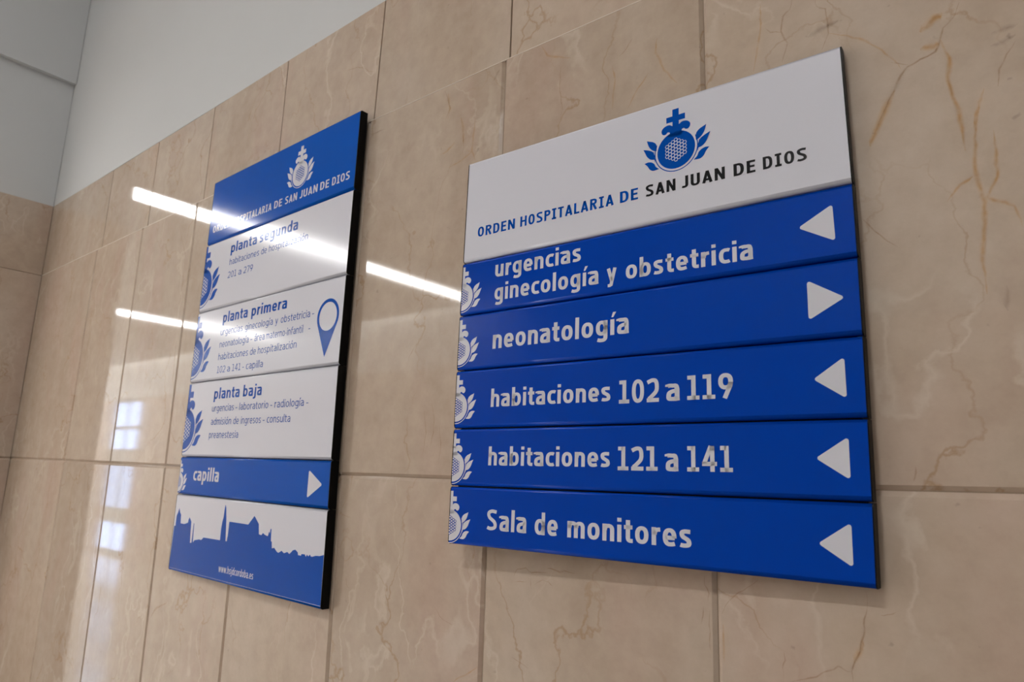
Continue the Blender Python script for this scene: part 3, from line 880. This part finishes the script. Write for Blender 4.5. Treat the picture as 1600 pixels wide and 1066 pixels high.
# ---- the emblem: centre of the fruit at (0,0), y downwards, mm at header size
def emblem_shapes():
    cross = [(-5.2, -67.6), (5.2, -67.6), (5.2, -56.6), (15.2, -56.6), (15.2, -47.2), (5.2, -47.2), (5.2, -38), (-5.2, -38), (-5.2, -47.2), (-15.2, -47.2), (-15.2, -56.6), (-5.2, -56.6)]
    crown_r = [(0, -41.5), (5.2, -40.5), (9.5, -43.2), (14.5, -43.4), (19.5, -41.6), (23.0, -37.5), (22.8, -32.6), (19.6, -29.2), (15.6, -29.6), (13.4, -31.8), (10.4, -31.2), (9.4, -29.0), (10.8, -27.2), (12.0, -25.0), (6, -22), (0, -22)]
    crown = crown_r + [(-x, y) for x, y in reversed(crown_r[1:-1])]
    crown = smooth(crown, sharp=(), n=3)
    ball = [(30.3 * math.cos(t), 30.3 * math.sin(t)) for t in [2 * math.pi * i / 56 for i in range(56)]]
    ring = []
    a0, a1 = math.radians(-28), math.radians(208)
    for k in range(49):
        t = a0 + (a1 - a0) * k / 48
        ring.append((34.9 * math.cos(t), 34.9 * math.sin(t)))
    for k in range(49):
        t = a1 + (a0 - a1) * k / 48
        ri = 33.4 + (1.3 if k in (0, 48) else 0)
        ring.append((ri * math.cos(t), ri * math.sin(t)))
    R1 = [(48.0, -27.5), (45.0, -18), (41.2, -12), (36.4, -8.0), (31.9, -6.3), (31.4, -13), (33.0, -19), (37.8, -23.2), (42.4, -25.2)]
    R2 = [(54.0, -14.4), (51.0, -8), (47.6, -.8), (41.9, 5.0), (35.0, 7.0), (35.0, -0.2), (38.2, -6.8), (44.0, -10.6), (49.2, -12.8)]
    R3 = [(52.0, 9.6), (46.8, 15.2), (43.2, 21.2), (37.4, 24.8), (27.6, 24.2), (33.0, 19.4), (35.6, 14), (40.2, 10.2), (46, 8.7)]
    stem = [(33.8, 9.5), (36.5, -6.5), (37.3, -6.5), (35.6, 6.0), (34.2, 12.5)]
    leaves = []
    for L in (R1, R2, R3):
        s = smooth(L, sharp=(0, 4), n=4)
        leaves.append(s)
        leaves.append([(-x, y) for x, y in s])
    leaves.append(stem)
    leaves.append([(-x, y) for x, y in stem])
    hexb = []
    pitch = 5.45
    dots = []
    for c in range(-4, 5):
        for r in range(-5, 6):
            x = c * pitch * 0.866
            y = (r + (0.5 if c % 2 else 0)) * pitch
            if math.hypot(x, y) < 17.6:
                dots.append((x, y))
    cells = []
    for x, y in dots:
        cells.append([(x + 3.35 * math.cos(math.radians(60 * k)), y + 3.35 * math.sin(math.radians(60 * k))) for k in range(6)])
    dd = [[(x + 2.1 * math.cos(math.radians(36 * k)), y + 2.1 * math.sin(math.radians(36 * k))) for k in range(10)] for x, y in dots]
    return dict(solid=[cross, crown, ball, ring] + leaves, cells=cells, dots=dd)
EM = emblem_shapes()
EMF = {k: [fill2d([lp]) for lp in v] for k, v in EM.items()}

def clip_left(vs_, fs, umin):
    bm = bmesh.new()
    vv = [bm.verts.new((a, b, 0)) for a, b in vs_]
    for f in fs:
        try:
            bm.faces.new([vv[i] for i in f])
        except ValueError:
            pass
    bmesh.ops.bisect_plane(bm, geom=bm.verts[:] + bm.edges[:] + bm.faces[:], plane_co=(umin, 0, 0), plane_no=(1, 0, 0), clear_inner=True)
    bm.verts.index_update()
    V = [(v.co.x, v.co.y) for v in bm.verts]
    Fc = [tuple(v.index for v in f.verts) for f in bm.faces]
    bm.free()
    return V, Fc

def emblem(fr, panel, cu, cv, s, ink, ground, umin, lab):
    for key, mat, wd, nm in (('solid', ink, 0.25, 'emblem'), ('cells', ground, 0.45, 'honeycomb'), ('dots', ink, 0.65, 'honeycomb_dots')):
        grp = []
        for V, Fc in EMF[key]:
            vs_ = [(cu + x * s, cv + y * s) for x, y, _ in V]
            g = clip_left(vs_, Fc, umin)
            if g[1]:
                grp.append(g)
        if nm == 'emblem':
            print_on(fr, panel, nm, grp, mat, wd, lab)
        else:
            o = print_on(fr, panel, nm, grp, mat, wd)

def texts(fr, panel, items, mat, label=None):
    rows = {}
    for it in items:
        rows.setdefault(round((it[3] + it[4]) / 10.0), []).append(lay_text(*it))
    for grp in rows.values():
        print_on(fr, panel, 'lettering', grp, mat, 0.3, label)

# ================================================================== right sign
FR = Frame((-0.5152, -0.0297, 1.7800), (1.0, 0.0297, 0.0011), (-0.0011, 0.0105, 1.0), 653.8, 691.2)
rs = empty('directory_sign', FR.base)
tag(rs, 'wide directory sign with white header and five blue arrow panels on marble wall', 'sign')
JR = [(-4.2, 2.0), (195.3, 198.9), (295.3, 297.2), (396.3, 396.9), (499.3, 497.0), (597.6, 594.2), (694.4, 690.5)]
JL = [1.4, 0.2, -1.0, -1.0, -0.2, -0.4, 0.4]
JRt = [651.9, 655.2, 655.8, 655.6, 654.9, 654.0, 652.4]
RCOL = [M_WHITE] + [M_BLUE] * 5
RP = []
for i in range(6):
    p = make_panel(FR, rs, JR[i], JR[i + 1], (JL[i] , JL[i + 1]), (JRt[i], JRt[i + 1]), RCOL[i], (14.5, 16.5, 17.5, 18.5, 19.5, 20.5)[i])
    RP.append(p)
RP[0]['label'] = 'white header panel with blue and black lettering'
for i, l_ in enumerate(('blue panel with two lines of white lettering and left arrow', 'blue panel with one word and right arrow', 'blue panel with numbers 102 and 119', 'blue panel with numbers 121 and 141', 'lowest blue panel with left arrow')):
    RP[i + 1]['label'] = l_
local_box(FR, rs, 'backing_frame', 6, 648, 8, 684, -10.5, -15.0, M_BLACK)
for v in (90, 600):
    to_wall(FR, rs, 'mounting_rail', 60, 595, v - 15, v + 15, -15.0, M_BLACK)
WT = 0.138
texts(FR, RP[0], [('ORDEN', 31.1, 116.5, 150.0, 150.5, 18.9, 'H', WT), ('HOSPITALARIA', 128.4, 313.6, 150.2, 151.2, 18.9, 'H', WT), ('DE', 324.6, 356.1, 151.0, 151.2, 18.9, 'H', WT)], M_PRINT_B, 'blue lettering')
texts(FR, RP[0], [('SAN', 369.2, 418.0, 151.2, 151.6, 18.9, 'H', WT + .006), ('JUAN', 428.1, 493.2, 151.2, 152.2, 18.9, 'H', WT + .006), ('DE', 505.6, 536.2, 152.3, 152.9, 18.7, 'H', WT + .006), ('DIOS', 546.5, 603.9, 152.6, 153.6, 18.5, 'H', WT + .006)], M_PRINT_K, 'black lettering')
emblem(FR, RP[0], 419.3, 86.3, 1.0, M_PRINT_B, M_WHITE, -99, 'blue pomegranate emblem with cross and leaves')
W2 = 0.134
texts(FR, RP[1], [('urgencias', 76.7, 254.3, 233.6, 234.0, 22.4, 'x', W2), ('ginecología', 77.5, 287.2, 276.6, 277.2, 22.4, 'x', W2), ('y', 302.0, 319.8, 277.2, 277.3, 22.0, 'x', W2), ('obstetricia', 335.6, 528.6, 277.3, 278.4, 22.0, 'x', W2)], M_PRINT_W)
texts(FR, RP[2], [('neonatología', 78.0, 340.8, 363.0, 361.9, 24.6, 'x', 0.136)], M_PRINT_W)
texts(FR, RP[3], [('habitaciones', 79.8, 310.8, 463.6, 462.9, 22.0, 'x', 0.136), ('102', 325, 389.3, 467.5, 467.0, 34.4, '1', 0.135), ('a', 400.7, 420.5, 466.7, 466.5, 24.2, 'x', 0.136), ('119', 431.7, 496.5, 466.4, 466.1, 34.0, '1', 0.135)], M_PRINT_W)
texts(FR, RP[4], [('habitaciones', 80.0, 310.8, 561.2, 560.2, 22.0, 'x', 0.136), ('121', 323.7, 386.7, 564.3, 563.9, 34.0, '1', 0.135), ('a', 399.0, 417.5, 564.0, 563.9, 24.0, 'x', 0.136), ('141', 430.3, 493.3, 563.7, 563.3, 34.0, '1', 0.135)], M_PRINT_W)
texts(FR, RP[5], [('Sala', 82.6, 162.7, 665.2, 664.8, 33.0, 'H', 0.135), ('de', 179.1, 221.4, 665.2, 664.9, 23.8, 'x', 0.136), ('monitores', 239.2, 435.0, 664.8, 663.8, 23.8, 'x', 0.136)], M_PRINT_W)
ARW = [[(588.0, 246.3), (631.3, 222.4), (632.6, 272.3)], [(595.8, 319.0), (639.5, 347.0), (595.7, 371.6)], [(597.5, 447.4), (634.4, 421.5), (634.7, 472.9)], [(595.6, 544.3), (633.8, 518.4), (633.3, 569.3)], [(593.4, 644.4), (631.1, 617.9), (630.7, 668.5)]]
for i, a in enumerate(ARW):
    print_on(FR, RP[i + 1], 'arrow', [(lambda vf: ([(x, y) for x, y, _ in vf[0]], vf[1]))(fill2d([rounded(a, 2.6)]))], M_PRINT_W, 0.3)
for i in range(1, 6):
    vt = (JR[i][0])
    emblem(FR, RP[i], 1.0, vt + 65.2, 0.845, M_PRINT_W, M_BLUE, JL[i] + 0.2, 'white half emblem cut by the panel edge')

# ================================================================== left sign
FQ = Frame((-1.5528, -0.0218, 1.8211), (1.0, -0.0111, -0.0022), (0.0022, -0.0027, 1.0), 683.3, 1099.8)
qs = empty('directory_sign', FQ.base)
tag(qs, 'tall floor directory sign with blue header, white floor panels and city skyline at its foot', 'sign')
JQ = [(2.9, 1.8), (198.3, 196.6), (399.0, 396.6), (599.8, 599.2), (802.0, 803.0), (901.6, 903.6), (1098.4, 1100.4)]
QL = [3.0, 1.0, -1.0, -1.5, 0.5, 2.0, 4.0]
QR = [686.5, 684.0, 681.6, 680.0, 681.5, 683.5, 686.0]
QCOL = [M_BLUE_L, M_WHITE, M_WHITE, M_WHITE, M_BLUE_L, M_WHITE]
QP = []
for i in range(6):
    QP.append(make_panel(FQ, qs, JQ[i], JQ[i + 1], (QL[i], QL[i + 1]), (QR[i], QR[i + 1]), QCOL[i], 20.0))
for p, l_ in zip(QP, ('blue header panel with white emblem', 'white panel titled planta segunda', 'white panel with blue location pin', 'white panel titled planta baja', 'narrow blue panel with right arrow', 'white panel with blue skyline print')):
    p['label'] = l_
local_box(FQ, qs, 'backing_frame', 6, 677, 8, 1092, -10.5, -16.0, M_BLACK)
for v in (100, 560, 1000):
    to_wall(FQ, qs, 'mounting_rail', 60, 620, v - 15, v + 15, -16.0, M_BLACK)
W3 = 0.132
texts(FQ, QP[0], [('ORDEN', 24.4, 126.0, 165.6, 166.0, 20.6, 'H', W3), ('HOSPITALARIA', 138.5, 335.5, 166.0, 166.3, 20.6, 'H', W3), ('DE', 347.9, 384.6, 166.2, 166.3, 20.6, 'H', W3), ('SAN', 398.7, 452.0, 166.3, 166.4, 20.6, 'H', W3), ('JUAN', 464.6, 539.2, 166.4, 166.6, 20.6, 'H', W3), ('DE', 550.2, 585.9, 166.6, 166.7, 20.6, 'H', W3), ('DIOS', 597.6, 665.3, 166.7, 167.0, 20.6, 'H', W3)], M_PRINT_W)
emblem(FQ, QP[0], 456.0, 97.0, 1.10, M_PRINT_W, M_BLUE_L, -99, 'white pomegranate emblem with cross and leaves')
XT, WT1, XS, WS = 21.0, 0.135, 13.2, 0.078
def q_title(words, v):
    return [(t, a, b, v, v, XT, 'x', WT1) for t, a, b in words]
def q_small(words, v):
    return [(t, a, b, v, v, (18.0 if t[0].isdigit() else XS if t != '-' else XS), ('1' if t[0].isdigit() else 'x'), WS) for t, a, b in words]
texts(FQ, QP[1], q_title([('planta', 144.6, 279.3), ('segunda', 292.8, 469.6)], 247.5)
      + q_small([('habitaciones', 144.8, 297), ('de', 307, 334), ('hospitalización', 344, 517.7)], 282.3)
      + q_small([('201', 143.6, 189), ('a', 200, 215), ('279', 227, 272.9)], 319.5), M_PRINT_B)
texts(FQ, QP[2], q_title([('planta', 145.1, 272.4), ('primera', 291.3, 454.3)], 444.5)
      + q_small([('urgencias', 140.0, 255), ('ginecología', 267, 398), ('y', 409, 421), ('obstetricia', 434, 556.1), ('-', 564.4, 572.6)], 478.6)
      + q_small([('neonatología', 142.6, 291.4), ('-', 299.9, 309.0), ('área', 319.2, 367), ('materno-infantil', 374, 533.1), ('-', 554.6, 562.0)], 512.6)
      + q_small([('habitaciones', 143.2, 295), ('de', 305, 332), ('hospitalización', 342, 511.4)], 546.6)
      + q_small([('102', 143.6, 187), ('a', 198, 212), ('141', 223, 265.6), ('-', 274.7, 282.5), ('capilla', 292.7, 371.9)], 581.6), M_PRINT_B)
texts(FQ, QP[3], q_title([('planta', 143.9, 274.8), ('baja', 292.2, 379.3)], 651.0)
      + q_small([('urgencias', 141.2, 254.0), ('-', 262.8, 270.7), ('laboratorio', 281.3, 415.0), ('-', 424.5, 432.5), ('radiología', 442.8, 562.8), ('-', 572.5, 581)], 684.0)
      + q_small([('admisión', 143.8, 248), ('de', 259, 285), ('ingresos', 296, 388.9), ('-', 397.5, 405.5), ('consulta', 415.8, 514.6)], 718.8)
      + q_small([('preanestesia', 141.4, 289.8)], 753.2), M_PRINT_B)
texts(FQ, QP[4], [('capilla', 81.6, 217.0, 863.2, 863.0, 24.6, 'x', 0.14)], M_PRINT_W)
texts(FQ, QP[5], [('www.hsjdcordoba.es', 265.5, 423.5, 1073.4, 1072.8, 12.0, 'x', 0.11)], M_PRINT_W)
def flat(loops):
    V, Fc = fill2d(loops)
    return [(x, y) for x, y, _ in V], Fc
print_on(FQ, QP[4], 'arrow', [flat([rounded([(606.0, 824.0), (658.5, 853.9), (606.0, 884.0)], 3.0)])], M_PRINT_W, 0.3)
# location pin
cxp, cyp, rp, tip = 627.0, 485.5, 41.0, 578.0
al = math.acos(rp / (tip - cyp))
outer = [(cxp + 1.0 - 3.0, tip)]
a_s, a_e = math.pi / 2 + al, math.pi / 2 - al + 2 * math.pi
outer = [(cxp - 1.5, tip)] + [(cxp + rp * math.cos(a_s + (a_e - a_s) * k / 48), cyp + rp * math.sin(a_s + (a_e - a_s) * k / 48)) for k in range(49)]
inner = [(cxp + 33.0 * math.cos(2 * math.pi * k / 48), cyp + 33.0 * math.sin(2 * math.pi * k / 48)) for k in range(48)]
print_on(FQ, QP[2], 'location_pin', [flat([outer, inner])], M_PRINT_B, 0.3)
for i, s, dv in ((1, 1.80, 126.0), (2, 1.76, 130.0), (3, 1.82, 128.0)):
    emblem(FQ, QP[i], 0.0, JQ[i][0] + dv - 0.0, s, M_PRINT_B, M_WHITE, QL[i] + 0.2, 'blue half emblem cut by the panel edge')
emblem(FQ, QP[4], 0.5, JQ[4][0] + 67.5, 0.85, M_PRINT_W, M_BLUE_L, QL[4] + 0.2, 'white half emblem cut by the panel edge')
SKY = [(6.4, 984.4), (13.4, 984.4), (13.1, 958.0), (19.5, 950.0), (24.5, 937.1), (31.4, 949.1), (38.5, 953.9), (40.6, 975.9), (62.1, 976.4), (81.0, 971.8), (82.8, 964.7), (88.2, 957.4), (95.2, 963.9), (99.8, 967.6), (102.0, 993.7), (105.3, 1019.9), (111.2, 1019.9), (113.2, 1018.4), (113.5, 971.0), (116.6, 970.5), (120.2, 1018.2), (127.2, 1012.0), (150.5, 1008.0), (163.5, 1008.1), (172.9, 1001.4), (199.8, 1001.1), (256.8, 1000.9), (256.5, 974.2), (258.7, 956.7), (262.1, 946.8), (263.6, 923.7), (265.8, 915.7), (270.8, 923.1), (276.9, 949.7), (283.5, 1000.5), (289.6, 1000.7), (290.7, 990.5), (291.6, 989.5), (292.1, 954.4), (380.1, 955.0), (403.3, 934.0), (410.6, 939.0), (425.6, 950.6), (429.9, 973.0), (440.5, 973.9), (447.1, 968.7), (453.8, 971.8), (467.8, 974.2), (470.9, 965.1), (473.4, 964.2), (475.5, 968.2), (476.3, 957.6), (480.2, 957.3), (482.3, 983.5), (486.6, 984.8), (489.0, 998.5), (498.6, 996.6), (509.6, 1003.5), (516.5, 1005.6), (528.4, 1000.0), (538.7, 1004.2), (550.7, 1000.3), (559.4, 1003.8), (571.6, 994.9), (580.5, 992.8), (590.4, 997.5), (592.5, 1002.9), (603.4, 1002.9), (604.1, 999.5), (616.5, 998.9), (621.4, 1003.4), (624.7, 998.5), (630.0, 1001.9), (635.2, 997.5), (638.6, 1001.0), (644.4, 1001.1), (655.5, 998.0), (669.7, 997.3), (683.6, 993.6), (685.6, 1092.6), (4.2, 1090.9)]
SKY = [(max(u, 2.4 + (v - 980) * 0.012), v) for u, v in SKY]
print_on(FQ, QP[5], 'skyline', [flat([SKY])], M_PRINT_B, 0.15, 'blue city skyline print')
QP[5].data.materials.append(M_BLUE_L)
for i_, p_ in enumerate(QP[5].data.polygons):
    if 6 <= i_ <= 10:
        p_.material_index = 1
